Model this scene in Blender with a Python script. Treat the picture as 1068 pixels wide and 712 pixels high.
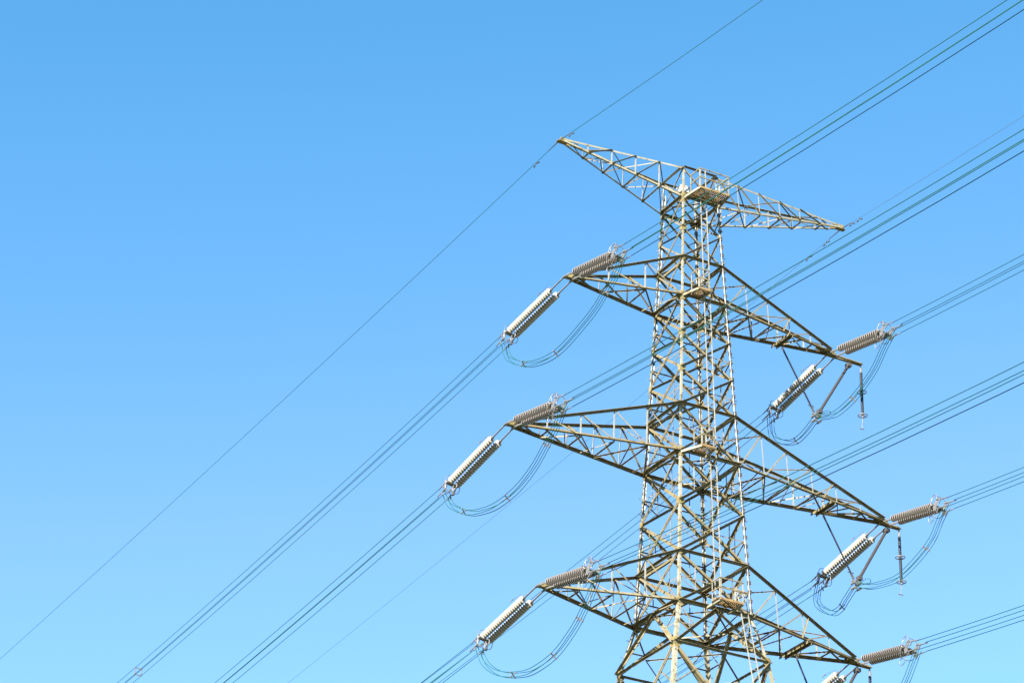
import bpy, bmesh, math, random
from mathutils import Vector as V, Matrix

# ---------------------------------------------------------------- camera, sky, sun, exposure
scene = bpy.context.scene
for o in list(bpy.data.objects):
    bpy.data.objects.remove(o)
col = scene.collection

AZ, FPX, DIST, PAN, TILT, ROLL = 0.5574278718, 2800.19, 104.446894, -0.0755777, 0.495496666, 0.0291054
cam_d = bpy.data.cameras.new('camera')
cam = bpy.data.objects.new('camera', cam_d)
col.objects.link(cam)
fa = AZ + PAN
fw = V((math.sin(fa) * math.cos(TILT), math.cos(fa) * math.cos(TILT), math.sin(TILT)))
rt = V((math.cos(fa), -math.sin(fa), 0)); up = rt.cross(fw)
r2 = rt * math.cos(ROLL) + up * math.sin(ROLL)
u2 = -rt * math.sin(ROLL) + up * math.cos(ROLL)
cam.matrix_world = Matrix.Translation((-math.sin(AZ) * DIST, -math.cos(AZ) * DIST, 1.6)) @ \
    Matrix((r2, u2, -fw)).transposed().to_4x4()
cam_d.sensor_width = 36.0
cam_d.lens = FPX / 1068 * 36.0
cam_d.clip_start = 0.5
cam_d.clip_end = 20000
scene.camera = cam

SUN_DIR = V((-1.0, -0.66, 0.0)).normalized()          # horizontal direction TOWARDS the sun
SUN_EL = math.radians(36)
world = bpy.data.worlds.new('World'); scene.world = world
world.use_nodes = True
wn = world.node_tree
bg = wn.nodes['Background']
sky = wn.nodes.new('ShaderNodeTexSky')
sky.sky_type = 'NISHITA'; sky.sun_disc = False
sky.sun_elevation = SUN_EL
sky.sun_rotation = math.atan2(SUN_DIR.x, SUN_DIR.y)
sky.air_density = 1.0; sky.dust_density = 0.0; sky.ozone_density = 4.0
# the camera's colour response to the blue of the sky: a little more contrast in red and green
sep = wn.nodes.new('ShaderNodeSeparateColor'); com = wn.nodes.new('ShaderNodeCombineColor')
wn.links.new(sky.outputs[0], sep.inputs[0])
for ch, k, p in ((0, 0.755, 2.2), (1, 1.03, 1.18), (2, 1.10, 1.0)):
    a = wn.nodes.new('ShaderNodeMath'); a.operation = 'POWER'; a.inputs[1].default_value = p
    c = wn.nodes.new('ShaderNodeMath'); c.operation = 'MULTIPLY'; c.inputs[1].default_value = k
    lim = wn.nodes.new('ShaderNodeMath'); lim.operation = 'MULTIPLY'; lim.inputs[1].default_value = (0.88, 1.07, 1.12)[ch]
    mn = wn.nodes.new('ShaderNodeMath'); mn.operation = 'MINIMUM'
    wn.links.new(sep.outputs[ch], a.inputs[0]); wn.links.new(a.outputs[0], c.inputs[0])
    wn.links.new(sep.outputs[ch], lim.inputs[0]); wn.links.new(c.outputs[0], mn.inputs[0]); wn.links.new(lim.outputs[0], mn.inputs[1])
    wn.links.new(mn.outputs[0], com.inputs[ch])
wn.links.new(com.outputs[0], bg.inputs[0])
bg.inputs[1].default_value = 0.05
sun_d = bpy.data.lights.new('sun', 'SUN'); sun_d.energy = 5.0; sun_d.angle = math.radians(0.5)
sun_d.color = (1.0, 0.95, 0.86)
sun = bpy.data.objects.new('sun', sun_d); col.objects.link(sun)
sv = V((SUN_DIR.x * math.cos(SUN_EL), SUN_DIR.y * math.cos(SUN_EL), math.sin(SUN_EL)))
sun.rotation_euler = sv.to_track_quat('Z', 'Y').to_euler()
sun.location = (-60, -20, 120)
scene.view_settings.view_transform = 'Standard'
scene.view_settings.look = 'None'
scene.view_settings.gamma = 1.0
scene.view_settings.use_curve_mapping = False
scene.view_settings.exposure = 2.51

random.seed(4)

# ---------------------------------------------------------------- materials
def mat(name, c1, c2=None, rough=0.5, metal=0.0, scale=3.0, spots=None, spot_amt=0.6, coat=0.0, vary=0.0, spec=0.5):
    m = bpy.data.materials.new(name); m.use_nodes = True
    nt = m.node_tree; b = nt.nodes['Principled BSDF']
    b.inputs['Roughness'].default_value = rough
    b.inputs['Metallic'].default_value = metal
    b.inputs['Coat Weight'].default_value = coat
    b.inputs['Specular IOR Level'].default_value = spec
    tc = nt.nodes.new('ShaderNodeTexCoord')
    def noise(s, det=4):
        n = nt.nodes.new('ShaderNodeTexNoise'); n.inputs['Scale'].default_value = s
        n.inputs['Detail'].default_value = det
        nt.links.new(tc.outputs['Object'], n.inputs['Vector'])
        return n
    def ramp(fac, lo, hi):
        r = nt.nodes.new('ShaderNodeMapRange'); r.inputs[1].default_value = lo; r.inputs[2].default_value = hi
        nt.links.new(fac, r.inputs[0]); return r.outputs[0]
    def mix(fac, a, bcol):
        x = nt.nodes.new('ShaderNodeMix'); x.data_type = 'RGBA'
        nt.links.new(fac, x.inputs[0])
        if isinstance(a, tuple): x.inputs[6].default_value = (*a, 1)
        else: nt.links.new(a, x.inputs[6])
        x.inputs[7].default_value = (*bcol, 1)
        return x.outputs[2]
    cur = mix(ramp(noise(scale).outputs[0], 0.35, 0.65), c1, c2 or c1)
    if vary:
        oi = nt.nodes.new('ShaderNodeObjectInfo')
        f = nt.nodes.new('ShaderNodeMath'); f.operation = 'MULTIPLY'; f.inputs[1].default_value = vary
        nt.links.new(oi.outputs['Random'], f.inputs[0])
        cur = mix(f.outputs[0], cur, c2 or c1)
    if spots:
        cur = mix(ramp(noise(scale * 3.3, 6).outputs[0], spot_amt, spot_amt + 0.12), cur, spots)
    nt.links.new(cur, b.inputs['Base Color'])
    return m

M_leg = mat('galvanised_leg', (0.205, 0.198, 0.165), (0.155, 0.135, 0.080), 0.5, 0.0, 1.6, (0.085, 0.06, 0.025), 0.57, vary=0.4, spec=0.3)
M_brace = mat('yellowed_galvanised', (0.152, 0.136, 0.088), (0.116, 0.091, 0.043), 0.6, 0.0, 1.8, (0.052, 0.032, 0.016), 0.56, vary=0.9, spec=0.2)
M_gusset = mat('lichen_gusset', (0.165, 0.140, 0.062), (0.130, 0.098, 0.032), 0.65, 0.0, 4.0, (0.07, 0.04, 0.014), 0.56, vary=0.7, spec=0.2)
M_pale = mat('bright_galvanised', (0.187, 0.183, 0.162), (0.145, 0.132, 0.098), 0.5, 0.0, 3.0, (0.085, 0.060, 0.025), 0.62, vary=0.5, spec=0.3)
M_grate = mat('rusty_grating', (0.20, 0.14, 0.065), (0.14, 0.09, 0.038), 0.7, 0.0, 3.0, (0.07, 0.035, 0.018), 0.56, spec=0.2)
M_hard = mat('bright_fitting', (0.162, 0.157, 0.157), (0.111, 0.106, 0.102), 0.4, 0.3, 6.0, (0.076, 0.043, 0.025), 0.60, vary=0.7)
M_disc = mat('grey_porcelain', (0.27, 0.255, 0.23), (0.22, 0.20, 0.175), 0.2, 0.0, 5.0, (0.14, 0.12, 0.10), 0.62, coat=0.3, vary=0.4)
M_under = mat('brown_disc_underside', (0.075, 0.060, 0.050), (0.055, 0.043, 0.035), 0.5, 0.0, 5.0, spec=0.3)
M_cap = mat('cap_iron', (0.030, 0.024, 0.02), (0.02, 0.017, 0.015), 0.7, 0.0, 6.0, spec=0.2)
M_poly = mat('dark_polymer', (0.012, 0.016, 0.02), (0.018, 0.02, 0.024), 0.45, 0.0, 5.0, spec=0.15)
M_polyb = mat('brown_grey_polymer', (0.026, 0.021, 0.018), (0.018, 0.015, 0.013), 0.5, 0.0, 5.0, spec=0.15)
M_wire = mat('weathered_conductor', (0.009, 0.054, 0.044), (0.013, 0.062, 0.052), 0.7, 0.0, 0.5, spec=0.1)
M_ewire = mat('steel_earth_wire', (0.010, 0.056, 0.050), (0.013, 0.062, 0.057), 0.7, 0.0, 0.5, spec=0.1)
M_ewire2 = mat('bright_earth_wire', (0.05, 0.10, 0.14), (0.045, 0.09, 0.125), 0.7, 0.0, 0.5, spec=0.12)
M_damp = mat('damper_iron', (0.035, 0.035, 0.035), (0.06, 0.058, 0.055), 0.6, 0.2, 5.0, spec=0.3)
M_conc = mat('concrete', (0.280, 0.266, 0.245), (0.224, 0.217, 0.196), 0.9, 0.0, 2.0)
M_ground = mat('meadow', (0.040, 0.055, 0.018), (0.06, 0.058, 0.028), 0.95, 0.0, 0.05, (0.08, 0.065, 0.04), 0.62)
M_white = mat('white_enamel', (0.480, 0.480, 0.474), (0.456, 0.456, 0.450), 0.35, 0.0, 3.0)

# ---------------------------------------------------------------- mesh helpers
class MB:
    def __init__(self): self.v = []; self.f = []
    def prism(self, p, q, prof):
        """prof: list of offset vectors (closed loop) swept from p to q"""
        n = len(prof); b = len(self.v)
        self.v += [p + o for o in prof] + [q + o for o in prof]
        for i in range(n):
            j = (i + 1) % n
            self.f.append((b + i, b + j, b + n + j, b + n + i))
        self.f.append(tuple(b + i for i in reversed(range(n))))
        self.f.append(tuple(b + n + i for i in range(n)))
        return self
    def L(self, p, q, w, t, d1, d2):
        """angle section, corner on the line p-q, flanges along d1 and d2"""
        d = (q - p).normalized()
        d1 = (d1 - d * d1.dot(d)).normalized(); d2 = (d2 - d * d2.dot(d)).normalized()
        a, c = d1 * w, d2 * w
        return self.prism(p, q, [V((0, 0, 0)), a, a + d2 * t, d1 * t + d2 * t, d1 * t + c, c])
    def angle(self, p, q, w, t, n, edge=1, out=1, off=0.0):
        """angle bar lying in a face with normal n; the second flange stands on the upper (edge=1) or lower edge"""
        d = (q - p).normalized(); n = (n - d * n.dot(d)).normalized()
        e = n.cross(d)
        if e.z < 0: e = -e
        c = e * (edge * w * 0.5) + n * off
        return self.L(p + c, q + c, w, t, -e * edge, n * out)
    def box(self, c, sx, sy, sz, ax=V((1, 0, 0)), ay=V((0, 1, 0)), az=V((0, 0, 1))):
        p = c - az * sz / 2; q = c + az * sz / 2
        return self.prism(p, q, [-ax * sx / 2 - ay * sy / 2, ax * sx / 2 - ay * sy / 2, ax * sx / 2 + ay * sy / 2, -ax * sx / 2 + ay * sy / 2])
    def bar(self, p, q, w, h, u=V((0, 0, 1))):
        d = (q - p).normalized(); s = d.cross(u)
        if s.length < 1e-4: s = d.cross(V((1, 0, 0)))
        s.normalize(); u = s.cross(d)
        return self.prism(p, q, [-s * w / 2 - u * h / 2, s * w / 2 - u * h / 2, s * w / 2 + u * h / 2, -s * w / 2 + u * h / 2])
    def tube(self, pts, r, n=6, closed=False, caps=True):
        b = len(self.v); m = len(pts)
        prev = None
        for i, p in enumerate(pts):
            if closed: d = pts[(i + 1) % m] - pts[i - 1]
            else: d = pts[min(i + 1, m - 1)] - pts[max(i - 1, 0)]
            d = d.normalized()
            if prev is None:
                s = d.cross(V((0, 0, 1)))
                if s.length < 1e-3: s = d.cross(V((1, 0, 0)))
            else:
                s = prev - d * prev.dot(d)
            s.normalize(); prev = s; u = s.cross(d)
            rr = r[i] if isinstance(r, (list, tuple)) else r
            for k in range(n):
                a = 2 * math.pi * k / n
                self.v.append(p + s * (math.cos(a) * rr) + u * (math.sin(a) * rr))
        for i in range(m if closed else m - 1):
            j = (i + 1) % m
            for k in range(n):
                l = (k + 1) % n
                self.f.append((b + i * n + k, b + i * n + l, b + j * n + l, b + j * n + k))
        if not closed and caps:
            self.f.append(tuple(b + k for k in reversed(range(n))))
            self.f.append(tuple(b + (m - 1) * n + k for k in range(n)))
        return self
    def build(self, name, m, parent=None, smooth=False):
        me = bpy.data.meshes.new(name)
        me.from_pydata([tuple(v) for v in self.v], [], self.f)
        bm = bmesh.new(); bm.from_mesh(me)
        bmesh.ops.recalc_face_normals(bm, faces=bm.faces)
        bm.to_mesh(me); bm.free()
        if smooth:
            for p in me.polygons: p.use_smooth = True
        me.materials.append(m)
        o = bpy.data.objects.new(name, me); col.objects.link(o)
        if parent: o.parent = parent
        return o

def empty(name, label=None, cat=None, group=None, loc=(0, 0, 0)):
    o = bpy.data.objects.new(name, None); col.objects.link(o); o.location = loc
    o.empty_display_size = 0.2
    tag(o, label, cat, group)
    return o
def tag(o, label=None, cat=None, group=None, kind=None):
    if label: o['label'] = label
    if cat: o['category'] = cat
    if group: o['group'] = group
    if kind: o['kind'] = kind
def kids(o): return [c for c in bpy.data.objects if c.parent == o]
def copy_tree(o, parent=None):
    c = o.copy(); col.objects.link(c); c.parent = parent
    for k in KIDS[o.name]: copy_tree(bpy.data.objects[k], c)
    return c
KIDS = {}
def note_tree(o):
    ch = kids(o); KIDS[o.name] = [c.name for c in ch]
    for c in ch: note_tree(c)

X, Y, ZZ = V((1, 0, 0)), V((0, 1, 0)), V((0, 0, 1))

# ---------------------------------------------------------------- ground
g = MB()
N_G = 40; S_G = 6000.0
for i in range(N_G + 1):
    for j in range(N_G + 1):
        g.v.append(V((-S_G / 2 + S_G * i / N_G, -S_G / 2 + S_G * j / N_G, 0)))
for i in range(N_G):
    for j in range(N_G):
        a = i * (N_G + 1) + j
        g.f.append((a, a + N_G + 1, a + N_G + 2, a + 1))
tag(g.build('ground', M_ground), kind='structure')

# ---------------------------------------------------------------- the lattice tower
tower = empty('transmission_tower', 'tall yellowed steel lattice pylon with four tiers of arms carrying the power lines', 'pylon')
ZL = [64.836, 63.238, 61.64, 59.638, 57.776, 55.94, 54.125, 51.807, 49.433, 47.073, 44.763]   # bracing levels
ZTOP = 66.46
ZLOW = [42.70, 36.2, 28.8, 20.4, 11.0, 0.3]
def hw(z):
    if z >= 44.763: return 1.5 + 0.04273 * (51.807 - z)
    w10 = 1.5 + 0.04273 * (51.807 - 44.763)
    if z >= 42.70: return w10 + 0.233 * (44.763 - z)
    return w10 + 0.233 * (44.763 - 42.70) + 0.15 * (42.70 - z)
def node(sx, sy, z): return V((sx * hw(z), sy * hw(z), z))
SGN = [(-1, -1), (1, -1), (1, 1), (-1, 1)]

# legs
for sx, sy in SGN:
    mb = MB()
    zs = [ZTOP, ZL[-1], ZLOW[0], 0.3]
    for k in range(3):
        wid = (0.16, 0.15, 0.17)[k]
        za, zb = zs[k], zs[k + 1]
        if k == 0:      # two sizes of angle on the straight shaft, spliced at the middle arm
            for z1, z2, ww in ((ZTOP, ZL[3], .078), (ZL[3], ZL[7], .092), (ZL[7], ZL[10], .115)):
                mb.L(node(sx, sy, z1), node(sx, sy, z2), ww, 0.012, -X * sx, -Y * sy)
        else:
            mb.L(node(sx, sy, za), node(sx, sy, zb), wid, 0.02, -X * sx, -Y * sy)
    # step bolts along the leg
    z = ZTOP - 0.3; k = 0
    while z > 3:
        p = node(sx, sy, z); d = (V((sx, 0, 0)) if k % 2 else V((0, sy, 0)))
        q = p - (V((0, sy, 0)) if k % 2 else V((sx, 0, 0))) * 0.05
        mb.bar(q, q + d * 0.17, 0.022, 0.022)
        z -= 0.36; k += 1
    # bolted splice plates
    for z in [ZL[i] for i in (2, 4, 6, 8, 9)] + [38.0, 24.0]:
        p = node(sx, sy, z); q = node(sx, sy, z - 0.55)
        mb.L(p + V((sx, sy, 0)) * 0.006, q + V((sx, sy, 0)) * 0.006, 0.085, 0.012, -X * sx, -Y * sy)
    leg = mb.build('leg', M_leg, tower)
    if (sx, sy) != (-1, -1):    # climbing rail held off the leg by short clips
        o_ = V((.13, -.06, 0)) if sx < 0 else V((-.10, -.06, 0))
        rl = MB(); rl.bar(node(sx, sy, ZTOP - .6) + o_, node(sx, sy, ZL[10]) + o_, .03, .035)
        z = ZTOP - .8
        while z > ZL[10] + .3:      # dark clips holding the rail to the leg
            rl.box(node(sx, sy, z) + o_ * .55, .15, .075, .15); z -= .42
        ro = rl.build('climbing_rail', M_pale, tower)
        ro.data.materials.append(M_damp)
        for p_ in ro.data.polygons:
            if p_.area < .03: p_.material_index = 1
    f = MB(); b = node(sx, sy, 0.3)
    f.tube([V((b.x, b.y, -0.5)), V((b.x, b.y, 0.1)), V((b.x, b.y, 0.32))], [0.75, 0.7, 0.5], 14)
    f.build('footing', M_conc, tower)

FACES = [((-1, -1), (1, -1), -Y), ((1, -1), (1, 1), X), ((1, 1), (-1, 1), Y), ((-1, 1), (-1, -1), -X)]
def member(name, p, q, w, n, edge=1, out=1, off=0.0, m=None, parent=None, t=None):
    mb = MB(); mb.angle(p, q, w, t or max(0.008, w * 0.1), n, edge, out, off)
    return mb.build(name, m or M_brace, parent or tower)
def lerp(a, b, t): return a + (b - a) * t

# X bracing of the shaft
def xpair(name, a, b, n, z_hi, z_lo, w, fi, t=None):
    lo_hi = (node(*a, z_lo), node(*b, z_hi)); hi_lo = (node(*a, z_hi), node(*b, z_lo))
    if fi == 0:      # near face
        member(name, *lo_hi, w, n, 1, 1, 0.012, t=t); member(name, *hi_lo, w, n, -1, -1, -0.02, t=t)
    elif fi == 1:
        member(name, *hi_lo, w, n, 1, -1, -0.02, t=t); member(name, *lo_hi, w, n, -1, 1, 0.012, t=t)
    elif fi == 2:
        member(name, *hi_lo, w, n, 1, -1, -0.03, t=t); member(name, *lo_hi, w, n, 1, -1, 0.012, t=t)
    else:            # sunlit face: the rising bar is a battened pair of small angles
        p, q = lo_hi; e = n.cross((q - p).normalized())
        if e.z < 0: e = -e
        mb = MB(); g_ = w * .42
        mb.angle(p + e * g_, q + e * g_, w * .5, .008, n, -1, -1, .012); mb.angle(p - e * g_, q - e * g_, w * .5, .008, n, 1, -1, .012)
        for k in range(1, 5): c = lerp(p, q, k / 5 + .02); mb.bar(c + e * g_ * 1.5 + n * .018, c - e * g_ * 1.5 + n * .018, .05, .008, n)
        mb.build(name, M_brace, tower)
        member(name, *hi_lo, w, n, 1, -1, -0.02, t=t)
for i in range(10):
    za, zb = ZL[i], ZL[i + 1]
    w = 0.07 if i < 3 else (0.10 if i < 7 else 0.115)
    for fi, (a, b, n) in enumerate(FACES):
        xpair('brace', a, b, n, za, zb, w, fi)
        if i >= 3:
            zm = (za + zb) / 2
            pa, pb = node(*a, zm), node(*b, zm)
            mb = MB()
            mb.angle(lerp(pa, pb, 0.02), lerp(pa, pb, 0.485), 0.05, 0.006, n, 1, -1, -0.05)
            mb.angle(lerp(pa, pb, 0.515), lerp(pa, pb, 0.98), 0.05, 0.006, n, 1, -1, -0.05)
            mb.build('tie_bar', M_brace, tower)
            if i >= 5:      # thin posts between the tie bar and the diagonals
                for tq in (.24, .76):
                    dz = (za - zb) * .5 * (1 - 2 * min(tq, 1 - tq))
                    for sg in (1, -1):
                        p = lerp(pa, pb, tq) - n * .04
                        member('tie_post', p, p + ZZ * dz * sg * .98, .035, n, 1, -1, -.01, M_pale if (i + int(tq * 10)) % 2 else M_brace)
        if i in (0, 3, 4, 5, 7, 8, 9):    # short redundants from the leg to the diagonals
            zq = lerp(za, zb, 0.25)
            mb = MB()
            for s0, s1 in ((a, b), (b, a)):
                l0 = node(*s0, (za + zb) / 2)
                l1 = lerp(node(*s0, zb), node(*s1, za), 0.27)
                mb.angle(l0, l1, 0.04, 0.006, n, 1, -1, -0.035)
            mb.build('stub_brace', M_brace, tower)
# top box between the earth wire arms
for fi, (a, b, n) in enumerate(FACES):
    xpair('brace', a, b, n, ZTOP, ZL[0], 0.06, fi)
# horizontals
for z, w in ((ZTOP, .08), (ZL[0], .12), (ZL[2], .11), (ZL[3], .13), (ZL[6], .11), (ZL[7], .14), (ZL[9], .11), (ZL[10], .15), (ZLOW[0], .09)):
    for k, (a, b, n) in enumerate(FACES):
        member('strut', node(*a, z), node(*b, z), w, n, 1, 1 if k in (0, 3) else -1, 0.03 if k in (0, 3) else -0.04)
    if z not in (ZTOP, ZL[2], ZL[6], ZL[9]):
        mids = [lerp(node(*a, z), node(*b, z), 0.5) for a, b, n in FACES]
        for k in range(4):
            member('plan_brace', mids[k], mids[(k + 1) % 4], 0.055, ZZ, 1, -1, -0.05)
# heavy cross ties where the arms' top chords meet the shaft
for z in (ZL[2], ZL[6], ZL[9]):
    for sx in (-1, 1):
        member('strut', node(sx, -1, z) + V((-sx * .16, 0, 0)), node(sx, 1, z) + V((-sx * .16, 0, 0)), 0.1, X * sx, -1, -1, -0.05)
# splayed lower body
for (a, b, n) in FACES:
    pm = lerp(node(*a, ZL[10]), node(*b, ZL[10]), 0.5)
    for s, e in ((a, 1), (b, -1)):
        member('leg_brace', pm, node(*s, ZLOW[0]), 0.14, n, e, 1, 0.012, t=0.016)
        m_ = lerp(node(*s, ZL[10]), node(*s, ZLOW[0]), 0.5)
        member('stub_brace', m_, lerp(pm, node(*s, ZLOW[0]), 0.5), 0.05, n, 1, -1, -0.03)
        member('stub_brace', node(*s, ZL[10]), lerp(pm, node(*s, ZLOW[0]), 0.5), 0.05, n, 1, -1, -0.045)
for i in range(5):
    za, zb = ZLOW[i], ZLOW[i + 1]
    for fi, (a, b, n) in enumerate(FACES):
        xpair('leg_brace', a, b, n, za, zb, 0.13, fi)
        if i < 4: member('strut', node(*a, zb), node(*b, zb), 0.11, n, 1, -1, -0.04)
        # redundants
        for s0, s1 in ((a, b), (b, a)):
            member('stub_brace', node(*s0, lerp(za, zb, .3)), lerp(node(*s0, za), node(*s1, zb), .3), 0.06, n, 1, -1, -0.04)
            member('stub_brace', node(*s0, lerp(za, zb, .3)), lerp(node(*s0, za), node(*s1, zb), .16), 0.05, n, 1, -1, -0.055)
# gusset plates
for i, z in enumerate(ZL + [ZLOW[0]]):
    big = i in (0, 3, 7, 10, 11)
    s = 0.36 if big else 0.24
    for (sx, sy) in SGN:
        for n, e in ((Y * sy, -X * sx), (X * sx, -Y * sy)):
            c = node(sx, sy, z) + e * (s * 0.42) + n * (0.026 + 0.001 * (i % 3))
            mb = MB()
            h = s * 0.62
            mb.prism(c - n * 0.006, c + n * 0.006, [-e * s * .42 - ZZ * h, -e * s * .1 - ZZ * h, e * s * .5 - ZZ * h * .35, e * s * .5 + ZZ * h * .35, -e * s * .1 + ZZ * h, -e * s * .42 + ZZ * h])
            mb.build('gusset_plate', M_gusset, tower)

# ---------------------------------------------------------------- cross arms
def cross_arm(side, zt, zb, tipx, tipz, n, cw, earth=False, outrig=0.0, vbeam=None):
    """side -1/+1; four chords from the shaft running together at the tip"""
    arm_label = 'earth_wire_arm' if earth else 'cross_arm'
    tip = V((tipx, 0, tipz))
    root = MB()
    # tip plates: the root object of the arm
    root.box(tip + V((-side * .22, .10, 0.03)), .62, .016, .20)
    root.box(tip + V((-side * .22, -.10, 0.03)), .62, .016, .20)
    root.box(tip + V((-side * .05, 0, -.06)), .50, .24, .018)
    if not earth:
        root.box(tip + V((-side * .62, 0, .10)), .5, .30, .016)
    arm = root.build(arm_label, M_gusset, tower)
    hy = 0.11
    ch = {}
    for sy in (-1, 1):
        for nm, z, dz in (('t', zt, .10), ('b', zb, -.04)):
            p = node(side, sy, z)
            q = tip + V((-side * .12, sy * hy, dz))
            ch[nm, sy] = (p, q)
            mb = MB()
            if earth: mb.L(p, q, cw, .012, -Y * sy, ZZ * (1 if nm == 'b' else -1))
            elif nm == 'b' and sy < 0: mb.L(p + Y * .05, q + Y * .05, cw, .014, -Y, ZZ)
            else: mb.L(p + ZZ * .05, q + ZZ * .05, cw if nm == 'b' else cw * .85, .014, -Y, -ZZ)
            mb.build('chord', M_leg if earth else M_brace, arm)
    at = lambda nm, sy, t: lerp(*ch[nm, sy], t)
    ts = [i / n for i in range(1, n)]
    bw = .05 if not earth else .045
    for sy in (-1, 1):
        for i, t in enumerate(ts):
            if i < n - 1:
                member('hanger', at('t', sy, t), at('b', sy, t), bw, Y * sy, 1, -1, -.02, M_pale, arm)
        prev = 0.0
        for i, t in enumerate(ts):
            # from the lower chord at the inner panel point up to the upper chord at the outer one
            if earth: member('web_brace', at('b', sy, t), at('t', sy, prev), bw * 1.1, Y * sy, 1, 1, .01, M_brace, arm)
            else: member('web_brace', at('b', sy, prev), at('t', sy, t), bw * 1.15, Y * sy, 1, -1, .01, M_brace, arm)
            prev = t
    # bottom face: zig-zag with struts, and a light cross web on the top face
    prev = 0.0; s = 1
    for i, t in enumerate(ts + [0.93]):
        member('plan_brace', at('b', s, prev), at('b', -s, t), .06 if not earth else .045, ZZ, 1, -1, -.012, M_brace, arm)
        if t < .9:
            member('plan_brace', at('b', 1, t), at('b', -1, t), .055, ZZ, 1, -1, -.03, M_brace, arm)
            if not earth or i % 2: member('plan_brace', at('b', -s, prev), at('b', s, lerp(prev, t, .5)), .04, ZZ, 1, -1, -.045, M_brace, arm)
        if earth or i % 2 == 0:
            member('plan_brace', at('t', s, prev), at('t', -s, t), .045, ZZ, 1, -1, -.012, M_brace, arm)
        prev = t; s = -s
    # sway frames inside the arm
    for i, t in enumerate(ts[:-1]):
        if i % 2 == 0 and not earth:
            member('web_brace', at('t', 1, t), at('b', -1, t), .04, X, 1, 1, 0, M_brace, arm)
    if vbeam:
        for dx in (-.13, .13):
            tt = (vbeam + dx - ch['b', 1][0].x) / (ch['b', 1][1].x - ch['b', 1][0].x)
            p, q = at('b', -1, tt), at('b', 1, tt)
            mb = MB(); mb.L(p - Y * .15 - ZZ * .05, q + Y * .15 - ZZ * .05, .12, .012, X * (1 if dx < 0 else -1), -ZZ)
            mb.build('cross_beam', M_brace, arm)
        tt = (vbeam - ch['b', 1][0].x) / (ch['b', 1][1].x - ch['b', 1][0].x)
        member('web_brace', at('b', -1, tt - .06), at('t', -1, tt + .02), .06, -Y, -1, 1, .01, M_brace, arm)
    if outrig:
        mb = MB()
        for sy in (-1, 1):
            mb.L(tip + V((-.35, sy * .05, -.12)), tip + V((outrig, sy * .02, -.16)), .11, .012, Y * sy, ZZ)
        mb.build('outrigger', M_brace, arm)
        mb = MB(); mb.tube([tip + V((.25, -.03, .28)), tip + V((.45, -.03, .12)), tip + V((.7, -.03, -.12))], .015, 5)
        mb.build('stay', M_pale, arm)
    return arm

cross_arm(-1, ZTOP, ZL[0], -6.734, 66.426, 5, .085, earth=True)
cross_arm(1, ZTOP, ZL[0], 8.321, 66.50, 6, .085, earth=True)
TIPS = dict(L1=V((-6.218, 0, 59.537)), L2=V((-8.875, 0, 51.693)), L3=V((-7.208, 0, 44.779)),
            R1=V((7.572, 0, 59.574)), R2=V((10.107, 0, 51.75)), R3=V((8.258, 0, 44.747)))
cross_arm(-1, ZL[2], ZL[3], -6.218, 59.60, 3, .125)
cross_arm(-1, ZL[6], ZL[7], -8.875, 51.76, 5, .135)
cross_arm(-1, ZL[9], ZL[10], -7.208, 44.84, 4, .135)
cross_arm(1, ZL[2], ZL[3], 7.572, 59.64, 5, .125, outrig=1.62, vbeam=4.85)
cross_arm(1, ZL[6], ZL[7], 10.107, 51.82, 6, .135, outrig=.82, vbeam=6.80)
cross_arm(1, ZL[9], ZL[10], 8.258, 44.81, 4, .135, outrig=.76, vbeam=5.15)

# ---------------------------------------------------------------- platforms and ladder
def platform(x0, x1, y0, y1, z, rail, beams, name='rest_platform'):
    fl = MB()
    n = int((x1 - x0) / .09)
    for i in range(n + 1):
        x = lerp(x0, x1, i / n); fl.bar(V((x, y0, z)), V((x, y1, z)), .064, .02)
    fl.bar(V((x0, y0, z - .04)), V((x1, y0, z - .04)), .04, .10); fl.bar(V((x0, y1, z - .04)), V((x1, y1, z - .04)), .04, .10)
    p = fl.build(name, M_grate, tower)
    for x in (x0, x1):
        for y in (y0, y1):
            m = MB(); m.L(V((x, y, z - .05)), V((x, y, z + rail)), .06, .008, X if x == x0 else -X, Y if y == y0 else -Y); m.build('post', M_pale, p)
    m = MB()
    for h in (rail * .5, rail - .02):
        m.bar(V((x0, y0, z + h)), V((x1, y0, z + h)), .035, .05)
        m.bar(V((x0, y0, z + h)), V((x0, y1, z + h)), .035, .05)
        m.bar(V((x1, y0, z + h)), V((x1, y1, z + h)), .035, .05)
    m.build('railing', M_brace, p)
    for a, b in beams:
        m = MB(); m.L(a, b, .10, .012, X, ZZ); m.build('bracket', M_leg, p)
    return p
w0 = hw(ZL[0])
platform(-.78, .76, -2.12, -1.32, 64.84, .95,
         [(V((-w0, -w0, 64.74)), V((-.78, -2.14, 64.74))), (V((w0 - .1, -w0, 64.74)), V((.70, -2.14, 64.74)))], 'top_platform')
platform(-.86, -.31, -2.10, -1.45, 59.66, .95, [(V((-1.16, -1.16, 59.56)), V((-.86, -2.10, 59.56))), (V((-.25, -1.16, 59.56)), V((-.33, -2.10, 59.56)))])
platform(-1.04, -.42, -2.50, -1.85, 51.82, .9, [(V((-1.5, -1.5, 51.70)), V((-1.04, -2.5, 51.70))), (V((-.3, -1.5, 51.70)), V((-.45, -2.5, 51.70)))])
platform(-.53, .62, -2.96, -2.35, 44.78, .9, [(V((-.5, -1.8, 44.66)), V((-.5, -2.96, 44.66))), (V((.55, -1.8, 44.66)), V((.55, -2.96, 44.66)))])

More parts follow.
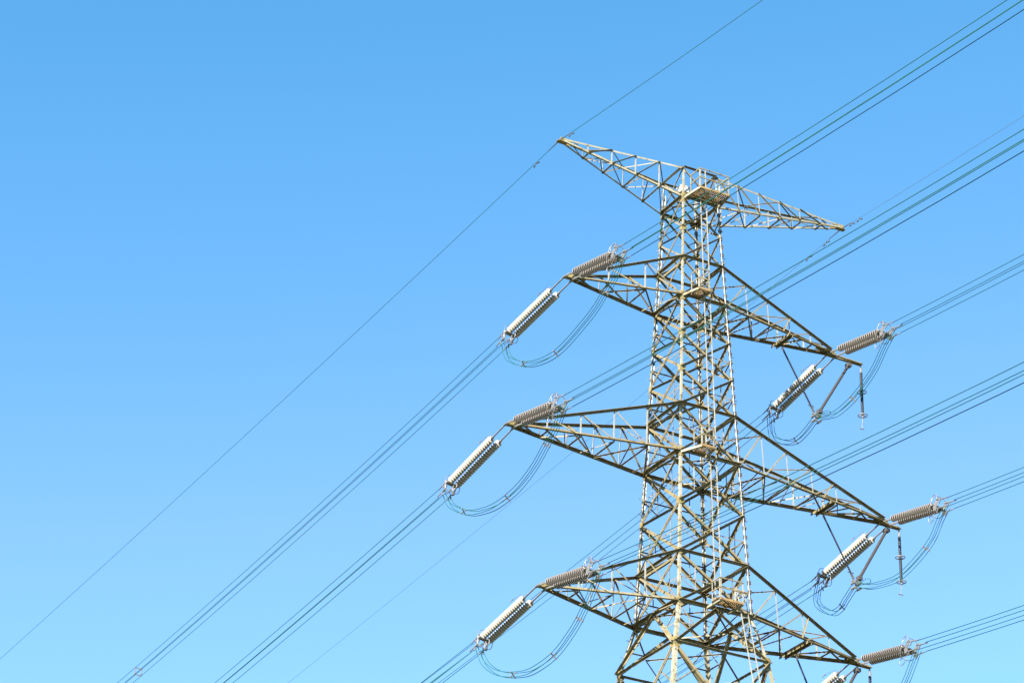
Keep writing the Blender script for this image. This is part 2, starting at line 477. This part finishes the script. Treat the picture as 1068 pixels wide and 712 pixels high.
def ladder(p, q, wid):
    a = p - X * wid / 2; b = q - X * wid / 2; c = p + X * wid / 2; d = q + X * wid / 2
    m = MB(); m.bar(a, b, .03, .045, Y); o = m.build('ladder', M_pale, tower)
    m = MB(); m.bar(c, d, .03, .045, Y); m.build('rail', M_pale, o)
    m = MB(); k = int((p - q).length / .33)
    for i in range(1, k): m.bar(lerp(a, b, i / k), lerp(c, d, i / k), .022, .022)
    m.build('rungs', M_pale, o)
    for i in range(1, int((p - q).length / 2.0)):
        t = i * 2.0 / (p - q).length
        for s in (a, c):
            e = b if s is a else d
            m = MB(); r = lerp(s, e, t); m.bar(r, V((r.x, -hw(r.z), r.z)), .03, .03); m.build('standoff', M_brace, o)
ladder(V((-.26, -1.50, 66.2)), V((-.20, -2.36, 44.8)), .30)
ladder(V((.72, -2.55, 45.6)), V((1.05, -3.2, 41.2)), .34)
ladder(V((1.05, -3.22, 41.19)), V((1.4, -9.2, 1.0)), .34)

# white apparatus box and small lamp bracket in the head of the tower
m = MB(); m.box(V((-.45, -.25, 65.65)), .55, .36, .26); m.box(V((-.45, -.25, 65.80)), .60, .41, .03)
bx = m.build('equipment_box', M_white, tower)
m = MB(); m.bar(V((-.45, -.25, 65.50)), V((-.45, -.25, 64.85)), .05, .05); m.bar(V((-1.0, -.25, 65.50)), V((1.0, -.25, 65.50)), .06, .05); m.build('box_stand', M_brace, bx)

# ---------------------------------------------------------------- insulators
def lathe(prof, n, axis_rot=None):
    mb = MB(); k = len(prof)
    for (r, y) in prof:
        for i in range(n):
            a = 2 * math.pi * i / n
            mb.v.append(V((r * math.cos(a), y, r * math.sin(a))))
    for j in range(k - 1):
        for i in range(n):
            l = (i + 1) % n
            mb.f.append((j * n + i, j * n + l, (j + 1) * n + l, (j + 1) * n + i))
    return mb
disc_proto = None
def tension_set(n_disc, link, pitch):
    """twin-string tension insulator along local +Y, tower end at the origin"""
    global disc_proto
    root = empty('tension_insulator')
    for sx in (-1, 1):
        x = sx * .19
        core = MB(); core.tube([V((x, link - .05, 0)), V((x, link + n_disc * pitch + .12, 0))], .03, 8)
        st = core.build('insulator_string', M_cap, root, True)
        for k in range(n_disc):
            if disc_proto is None:
                d = lathe([(.001, -.080), (.040, -.078), (.046, -.030), (.10, -.022), (.145, -.010), (.155, .000), (.155, .036), (.142, .040),
                           (.118, .010), (.104, .032), (.088, .006), (.070, .024), (.040, .006), (.026, .045), (.001, .075)], 18).build('disc', M_disc, st, True)
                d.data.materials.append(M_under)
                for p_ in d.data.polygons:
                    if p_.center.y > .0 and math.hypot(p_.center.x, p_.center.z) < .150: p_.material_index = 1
                disc_proto = d
            else:
                d = disc_proto.copy(); col.objects.link(d); d.parent = st
            d.location = (x, link + (k + .5) * pitch, 0)
        l = MB()
        l.bar(V((x, .05, .0)), V((x, link - .04, 0)), .05, .055)
        l.tube([V((x, -.06, 0)), V((x, .10, 0))], .055, 8)
        l.box(V((x, link - .05, 0)), .09, .16, .10)
        l.build('link_rod', M_hard, root)
    e = link + n_disc * pitch
    yk = MB()
    yk.prism(V((0, 0, -.014)), V((0, 0, .014)), [V((-.30, e + .10, 0)), V((.30, e + .10, 0)), V((.26, e + .30, 0)), V((-.26, e + .30, 0))])
    yk.build('yoke_plate', M_hard, root)
    for sx in (-1, 1):
        vp = MB(); x = sx * .22
        vp.prism(V((x - .014, 0, 0)), V((x + .014, 0, 0)), [V((0, e + .22, -.10)), V((0, e + .22, .10)), V((0, e + .42, .30)), V((0, e + .50, .30)), V((0, e + .50, -.30)), V((0, e + .42, -.30))])
        vp.build('yoke_plate', M_hard, root)
    # racetrack ring round the yoke
    rg = MB(); pts = []
    for i in range(28):
        a = 2 * math.pi * i / 28; c, s = math.cos(a), math.sin(a)
        pts.append(V((math.copysign(abs(c) ** .6, c) * .36, e + .16 + .03 * s, math.copysign(abs(s) ** .7, s) * .46)))
    rg.tube(pts, .015, 6, closed=True)
    rg.bar(V((-.36, e + .16, 0)), V((.36, e + .16, 0)), .03, .03)
    rg.build('grading_ring', M_hard, root, True)
    for sz in (-1, 1):      # curled arcing rings above and below the line end of the string
        rg = MB(); pts = []
        for i in range(20):
            a = math.radians(-60 + 300 * i / 19)
            pts.append(V((.05 * sz, e - .22 - .20 * math.cos(a) * 1.1, sz * (.44 + .20 * math.sin(a)))))
        pts.append(V((0, e + .18, sz * .12)))
        rg.tube(pts, .016, 6)
        rg.build('arcing_ring', M_hard, root, True)
    for sx in (-1, 1):
        for sz in (-1, 1):
            c = MB()
            c.tube([V((sx * .22, e + .44, sz * .24)), V((sx * .21, e + .62, sz * .21)), V((sx * .20, e + (1.12 if link > 1 else 1.30), sz * .20))], [.026, .033, .022], 7)
            c.bar(V((sx * .21, e + .70, sz * .21)), V((sx * .21, e + .62, sz * .21 - .20)), .035, .05)
            c.box(V((sx * .22, e + .42, sz * .25)), .10, .10, .09)
            c.build('dead_end_clamp', M_hard, root)
    hn = MB()
    hn.tube([V((-.24, link - .1, .02)), V((-.25, link + .1, .26)), V((-.25, link + .75, .40)), V((-.25, link + 1.1, .46))], .011, 5)
    for k in (.95, 1.12):
        hn.tube([V((-.25, link + k, .44)), V((-.25, link + k + .05, .45))], .035, 6)
    hn.build('arcing_horn', M_hard, root)
    root['e'] = e
    note_tree(root)
    return root
SET_A = dict(L1=((-6.389, 4.874, 59.086), 'string'), )
def bundle_frame(d):
    l = d.cross(ZZ).normalized(); return l, l.cross(d).normalized()

TA = {'L': -2.0, 'R': 0.0}; TT = {'L': 3.0, 'R': 6.0}
protoA = tension_set(21, 1.20, .174)
protoT = tension_set(20, .90, .167)
used = set()
ARM = {'L1': 'upper left arm', 'L2': 'middle left arm', 'L3': 'lower left arm', 'R1': 'upper right arm', 'R2': 'middle right arm', 'R3': 'lower right arm'}
# where the last disc of each string hangs (metres) and where its four conductors begin
ENDS = {('A', 'L1'): (-6.419, 5.760, 58.902), ('A', 'L2'): (-9.073, 5.672, 50.746), ('A', 'L3'): (-7.395, 5.371, 43.898),
        ('A', 'R1'): (7.572, 5.435, 58.692), ('A', 'R2'): (10.107, 5.581, 50.778), ('A', 'R3'): (8.258, 5.50, 43.80),
        ('T', 'L1'): (-6.506, -5.496, 58.080), ('T', 'L2'): (-9.159, -5.419, 50.370), ('T', 'L3'): (-7.496, -5.492, 43.570),
        ('T', 'R1'): (6.971, -5.722, 58.130), ('T', 'R2'): (9.530, -5.485, 50.440), ('T', 'R3'): (7.690, -5.410, 43.560)}
STARTS = {}
TWIST = {'A': math.radians(12), 'T': math.radians(-10)}
for (kind, key), pb in ENDS.items():
    proto = protoA if kind == 'A' else protoT
    if kind in used: r = copy_tree(proto)
    else: r = proto; used.add(kind)
    tip = TIPS[key] + V((0, .06 if kind == 'A' else -.06, 0))
    d = V(pb) - tip; e = proto['e'] + (1.05 if kind == 'A' else 1.22)
    d2 = d.normalized()
    l, u = bundle_frame(d2)
    c_, s_ = math.cos(TWIST[kind]), math.sin(TWIST[kind])
    l, u = l * c_ - u * s_, u * c_ + l * s_
    R = Matrix((l, d2, u)).transposed()
    r.location = tip; r.rotation_euler = R.to_euler()
    s = d.length / e; r.scale = (1, s, 1)
    where = 'back left' if (kind == 'A' and key[0] == 'R') else ('lower left' if kind == 'A' else 'upper right')
    look = 'pale twin-string insulator with stacked discs' if (kind == 'A' and key[0] == 'L') else ('long twin-string disc insulator' if kind == 'A' else 'brown twin-string disc insulator')
    tag(r, '%s pulled to the %s off the %s' % (look, where, ARM[key]), 'insulator', 'twin disc insulators at the arm tips')
    STARTS[kind, key] = V(pb)
for p_ in (protoA, protoT):
    pass

# ---------------------------------------------------------------- conductor bundles
def sag(p, dirv, a, b, s): return p + dirv * s + ZZ * (a * s + b * s * s)
def bundle(kind, key, a, b, length, spacers):
    th = math.radians((TA if kind == 'A' else TT)[key[0]])
    dirv = V((math.sin(th), math.cos(th), 0)) * (1 if kind == 'A' else -1)
    p0 = st = V(ENDS[kind, key])
    lat = dirv.cross(ZZ).normalized()
    pts = [st] + [sag(p0, dirv, a, b, s) for s in ([1.5 + 1.5 * i for i in range(8)] + [14 + 6 * i for i in range(int((length - 14) / 6))])]
    toward = 'lower left' if kind == 'A' else 'upper right'
    root = empty('conductor_bundle', 'four parallel dark wires running from the %s towards the photo\'s %s' % (ARM[key], toward), 'power line', 'four-wire conductor bundles', loc=st)
    for sx in (-1, 1):
        for sz in (-1, 1):
            o = lat * (.20 * sx) + ZZ * (.20 * sz)
            mb = MB(); mb.tube([p + o - st for p in pts], .0150, 6); mb.build('wire', M_wire, root, True)
    for s in spacers:
        c = sag(p0, dirv, a, b, s) - st
        mb = MB()
        q = [c + lat * (.20 * i) + ZZ * (.20 * j) for i, j in ((-1, -1), (1, -1), (1, 1), (-1, 1))]
        for i in range(4): mb.bar(q[i], q[(i + 1) % 4], .042, .045, dirv)
        for p in q: mb.tube([p - dirv * .06, p + dirv * .06], .034, 8)
        mb.build('spacer', M_hard, root)
    return root
bundle('A', 'L1', -.0866, .00055, 170, [40.3, 95, 150])
bundle('A', 'L2', -.0840, .0006, 170, [66, 120])
bundle('A', 'L3', -.0850, .0006, 170, [52, 110])
bundle('A', 'R1', -.0680, .0005, 170, [78, 130])
bundle('A', 'R2', -.030, .0004, 170, [58, 115])
bundle('A', 'R3', -.030, .0004, 170, [55, 115])
bundle('T', 'L1', -.1950, .00056, 160, [52, 104])
bundle('T', 'L2', -.1856, .00059, 160, [52, 104])
bundle('T', 'L3', -.1725, .0006, 160, [52, 104])
bundle('T', 'R1', -.2060, .0006, 160, [52, 104])
bundle('T', 'R2', -.1980, .0006, 160, [52, 104])
bundle('T', 'R3', -.1880, .0006, 160, [52, 104])

# ---------------------------------------------------------------- jumpers
def spline(P, n=7):
    out = []; m = len(P)
    for i in range(m - 1):
        p0, p1, p2, p3 = P[max(i - 1, 0)], P[i], P[i + 1], P[min(i + 2, m - 1)]
        for k in range(n):
            t = k / n
            out.append(.5 * ((2 * p1) + (p2 - p0) * t + (2 * p0 - 5 * p1 + 4 * p2 - p3) * t * t + (3 * p1 - p0 - 3 * p2 + p3) * t ** 3))
    out.append(P[-1]); return out
def jumper(key, mid, label, spacer_t):
    A = STARTS['A', key]; T = STARTS['T', key]
    dA = (A - TIPS[key]).normalized(); dT = (T - TIPS[key]).normalized()
    P = [A - dA * .30 - ZZ * .12] + [V(q) for q in mid] + [T - dT * .30 - ZZ * .12]
    C = spline(P)
    root = empty('jumper_loop', label, 'jumper', 'jumper loops under the arm tips', loc=C[len(C) // 2])
    o0 = C[len(C) // 2]; lat = (T - A).cross(ZZ).normalized()
    def fr(i):
        d = (C[min(i + 1, len(C) - 1)] - C[max(i - 1, 0)]).normalized()
        return d, lat.cross(d).normalized()
    for sx in (-1, 1):
        for sz in (-1, 1):
            pts = []
            for i, c in enumerate(C):
                d, u = fr(i)
                pts.append(c + lat * (.11 * sx) + u * (.10 * sz) - o0)
            mb = MB(); mb.tube(pts, .0155, 6); mb.build('wire', M_wire, root, True)
    for t in spacer_t:
        i = int(t * (len(C) - 1)); d, u = fr(i); c = C[i] - o0
        mb = MB()
        q = [c + lat * (.11 * a) + u * (.10 * b) for a, b in ((-1, -1), (1, -1), (1, 1), (-1, 1))]
        mb.bar(q[0], q[2], .035, .035, d); mb.bar(q[1], q[3], .035, .034, d)
        for p in q: mb.tube([p - d * .05, p + d * .05], .032, 7)
        mb.build('spacer', M_hard, root)
    return root
jumper('L1', [(-6.426, 4.95, 57.80), (-6.438, 3.32, 56.754), (-6.451, 1.676, 56.188), (-6.462, 0.1, 56.02), (-6.478, -1.88, 56.32), (-6.486, -2.896, 56.59), (-6.491, -3.588, 56.909), (-6.497, -4.389, 57.27)],
       'drooping loop of thin wires hanging below the upper left arm tip', (.22, .42, .80))
jumper('L2', [(-9.081, 4.75, 49.85), (-9.093, 3.088, 48.861), (-9.105, 1.57, 48.37), (-9.115, 0.275, 48.16), (-9.127, -1.313, 48.212), (-9.138, -2.689, 48.593), (-9.146, -3.713, 49.16), (-9.152, -4.55, 49.68)],
       'drooping loop of thin wires hanging below the middle left arm tip', (.2, .5, .78))
jumper('L3', [(-7.406, 4.40, 42.90), (-7.417, 2.998, 41.988), (-7.435, 1.041, 41.315), (-7.448, -0.27, 41.143), (-7.461, -1.78, 41.241), (-7.474, -3.093, 41.718), (-7.481, -3.851, 42.177), (-7.487, -4.60, 42.80)],
       'drooping loop of thin wires hanging below the lower left arm tip', (.3, .55, .76))
CL = {'R1': V((6.591, 0, 56.161)), 'R2': V((8.417, 0, 48.468)), 'R3': V((6.56, 0, 41.45))}
jumper('R1', [(7.40, 4.75, 57.45), (7.13, 3.47, 56.50), (6.927, 2.164, 55.96), (6.74, 1.0, 55.93), (6.591, 0, 56.06), (6.695, -.78, 55.90), (6.79, -1.422, 55.84), (6.90, -2.585, 56.15), (6.98, -3.9, 56.85), (6.99, -4.8, 57.65)],
       'wire loop held by the slanting rods under the upper right arm', (.28, .72))
jumper('R2', [(9.95, 5.2, 49.75), (9.36, 3.33, 48.50), (9.025, 2.149, 48.174), (8.70, 1.127, 48.25), (8.417, 0, 48.37), (8.587, -.608, 48.17), (8.754, -1.203, 48.064), (9.04, -2.226, 48.091), (9.27, -3.3, 48.57), (9.44, -4.2, 49.2), (9.50, -4.75, 49.90)],
       'wire loop held by the slanting rods under the middle right arm', (.28, .80))
jumper('R3', [(8.1, 5.1, 42.8), (7.51, 3.33, 41.5), (7.17, 2.149, 41.17), (6.85, 1.127, 41.25), (6.56, 0, 41.37), (6.73, -.608, 41.17), (6.90, -1.203, 41.064), (7.19, -2.226, 41.1), (7.42, -3.3, 41.57), (7.60, -4.2, 42.2), (7.66, -4.75, 42.9)],
       'wire loop held by the slanting rods under the lower right arm', (.28, .80))

# ---------------------------------------------------------------- jumper supports of the right-hand arms
def shed_rod(p, q, r, shed, pitch):
    d = (q - p); n = max(2, int(d.length / pitch)); pts = []; rr = []
    for i in range(n):
        a = i / n
        for f, rad in ((0.0, r), (.45, r), (.55, shed), (.8, shed * .95), (.9, r)):
            pts.append(p + d * (a + f / n)); rr.append(rad)
    pts.append(q); rr.append(r)
    return MB().tube(pts, rr, 10)
SUP = {'R1': ((4.83, 59.20), (8.505, 59.36)), 'R2': ((6.78, 51.38), (10.217, 51.52)), 'R3': ((5.13, 44.45), (8.35, 44.50))}
for key, (a, b) in SUP.items():
    c = CL[key]
    root = empty('jumper_support', 'slanting pair of rod insulators meeting in a V under the %s' % ARM[key], 'insulator', 'V-shaped rod insulators', loc=c)
    p = V((a[0], 0, a[1])) - c; q = V((-.12, 0, .20))
    d = (q - p).normalized()
    o = shed_rod(p + d * .2, q - d * .25, .036, .048, .10).build('strut_rod', M_poly, root)
    o['label'] = 'thin dark rod'
    m = MB(); m.tube([p, p + d * .22], .045, 8); m.build('end_fitting', M_damp, o)
    m = MB(); m.tube([q - d * .27, q], .05, 8); m.bar(q - d * .32 - X * .16, q - d * .32 + X * .16, .03, .03); m.build('end_fitting', M_damp, o)
    p = V((b[0], 0, b[1])) - c; q = V((.12, 0, .20)); d = (q - p).normalized(); s = Y
    o = shed_rod(p + d * .2 + s * .055, q - d * .2 + s * .055, .042, .054, .09).build('strut_rod', M_polyb, root)
    o['label'] = 'thicker brown-grey rod'
    o2 = shed_rod(p + d * .2 - s * .055, q - d * .2 - s * .055, .042, .054, .09).build('strut_rod', M_polyb, root)
    m = MB(); m.box(p + d * .1, .22, .26, .16); m.build('end_fitting', M_damp, o)
    m = MB(); m.box(q - d * .12, .20, .24, .18); m.build('end_fitting', M_damp, o)
    m = MB(); m.box(V((0, 0, .12)), .44, .10, .07)
    for i in (-1, 1):
        for j in (-1, 1): m.tube([V((i * .15, -.16, -.1 + j * .12)), V((i * .15, .16, -.1 + j * .12))], .05, 8)
    m.box(V((0, 0, -.04)), .08, .10, .34)
    m.build('suspension_clamp', M_hard, root)
    # small slack loop beside the clamp
    m = MB(); pts = [V((.16 * math.cos(t) + .05, -.55 + .42 * math.sin(t), -.13 + .05 * math.sin(2 * t))) for t in [i * 2 * math.pi / 16 for i in range(16)]]
    m.tube(pts, .014, 5, closed=True); m.build('armour_loop', M_wire, root)

PEND = {'R1': ((9.13, 59.36), 56.89, 56.20), 'R2': ((10.86, 51.58), 49.11, 48.50), 'R3': ((8.95, 44.56), 42.10, 41.5)}
for key, (a, zb, zt) in PEND.items():
    top = V((a[0], 0, a[1]))
    root = empty('hanging_insulator', 'dark vertical rod insulator with two rings hanging off the %s tip' % ARM[key], 'insulator', 'vertical rod insulators', loc=top)
    L_ = a[1] - zb
    shed_rod(V((0, 0, -.28)), V((0, 0, -L_)), .060, .074, .085).build('insulator_rod', M_poly, root)
    m = MB(); m.tube([V((0, 0, .06)), V((0, 0, -.10)), V((0, 0, -.29))], [.03, .05, .06], 8); m.build('end_fitting', M_hard, root)
    for z in (-L_ * .52, -L_):
        m = MB(); m.tube([V((.21 * math.cos(t), .21 * math.sin(t), z)) for t in [i * 2 * math.pi / 20 for i in range(20)]], .022, 6, closed=True)
        m.bar(V((-.21, 0, z)), V((.21, 0, z)), .02, .025); m.bar(V((0, -.21, z)), V((0, .21, z)), .02, .024)
        m.build('grading_ring', M_hard, root, True)
    m = MB(); m.tube([V((0, 0, -L_ - .02)), V((-.02, 0, -L_ - .35)), V((-.07, 0, zt - a[1]))], [.035, .016, .014], 6); m.box(V((-.07, 0, zt - a[1])), .26, .05, .03); m.build('tail_rod', M_hard, root)

# ---------------------------------------------------------------- earth wires
def earth(tip, th, sgn, a, b, length, r, m_, label, fit):
    dirv = V((math.sin(math.radians(th)), math.cos(math.radians(th)), 0)) * sgn
    pts = [sag(tip, dirv, a, b, s) - tip for s in [0, .5, 1, 2, 4, 7, 10] + [14 + 6 * i for i in range(int((length - 14) / 6))]]
    root = empty('earth_wire', label, 'earth wire', 'earth wires from the topmost arms', loc=tip)
    mb = MB(); mb.tube(pts, r, 6); mb.build('wire', m_, root, True)
    mb = MB(); mb.tube([sag(tip, dirv, a, b, s) - tip for s in (.02, .5, 1.0)], [.028, .022, .017], 7); mb.build('grip', M_damp, root)
    for s in fit:
        c = sag(tip, dirv, a, b, s) - tip
        t_ = (dirv + ZZ * a).normalized()
        mb = MB()
        mb.bar(c, c - ZZ * .10, .04, .03, dirv); mb.tube([c - t_ * .20 - ZZ * .12, c - ZZ * .09, c + t_ * .20 - ZZ * .12], .008, 5)
        for e in (-1, 1): mb.tube([c + t_ * (.24 * e) - ZZ * .13, c + t_ * (.12 * e) - ZZ * .11], .034, 7)
        mb.build('vibration_damper', M_damp, root)
EL, ER = V((-6.80, 0, 66.43)), V((8.36, 0, 66.50))
earth(EL, -2, 1, -.0435, .0002, 180, .013, M_ewire, 'single thin dark wire running down left from the topmost left arm', (2.0,))
earth(EL, 3, -1, -.2195, .0006, 160, .013, M_ewire, 'single thin dark wire rising to the top edge from the topmost left arm', (1.2,))
earth(ER, -2, 1, -.0800, .0002, 180, .011, M_ewire2, 'faint pale wire running down left behind the tower from the topmost right arm', (1.2, 2.6))
earth(ER, 6, -1, -.2000, .0006, 160, .010, M_ewire2, 'faint pale wire rising to the right from the topmost right arm', (1.0, 1.7))
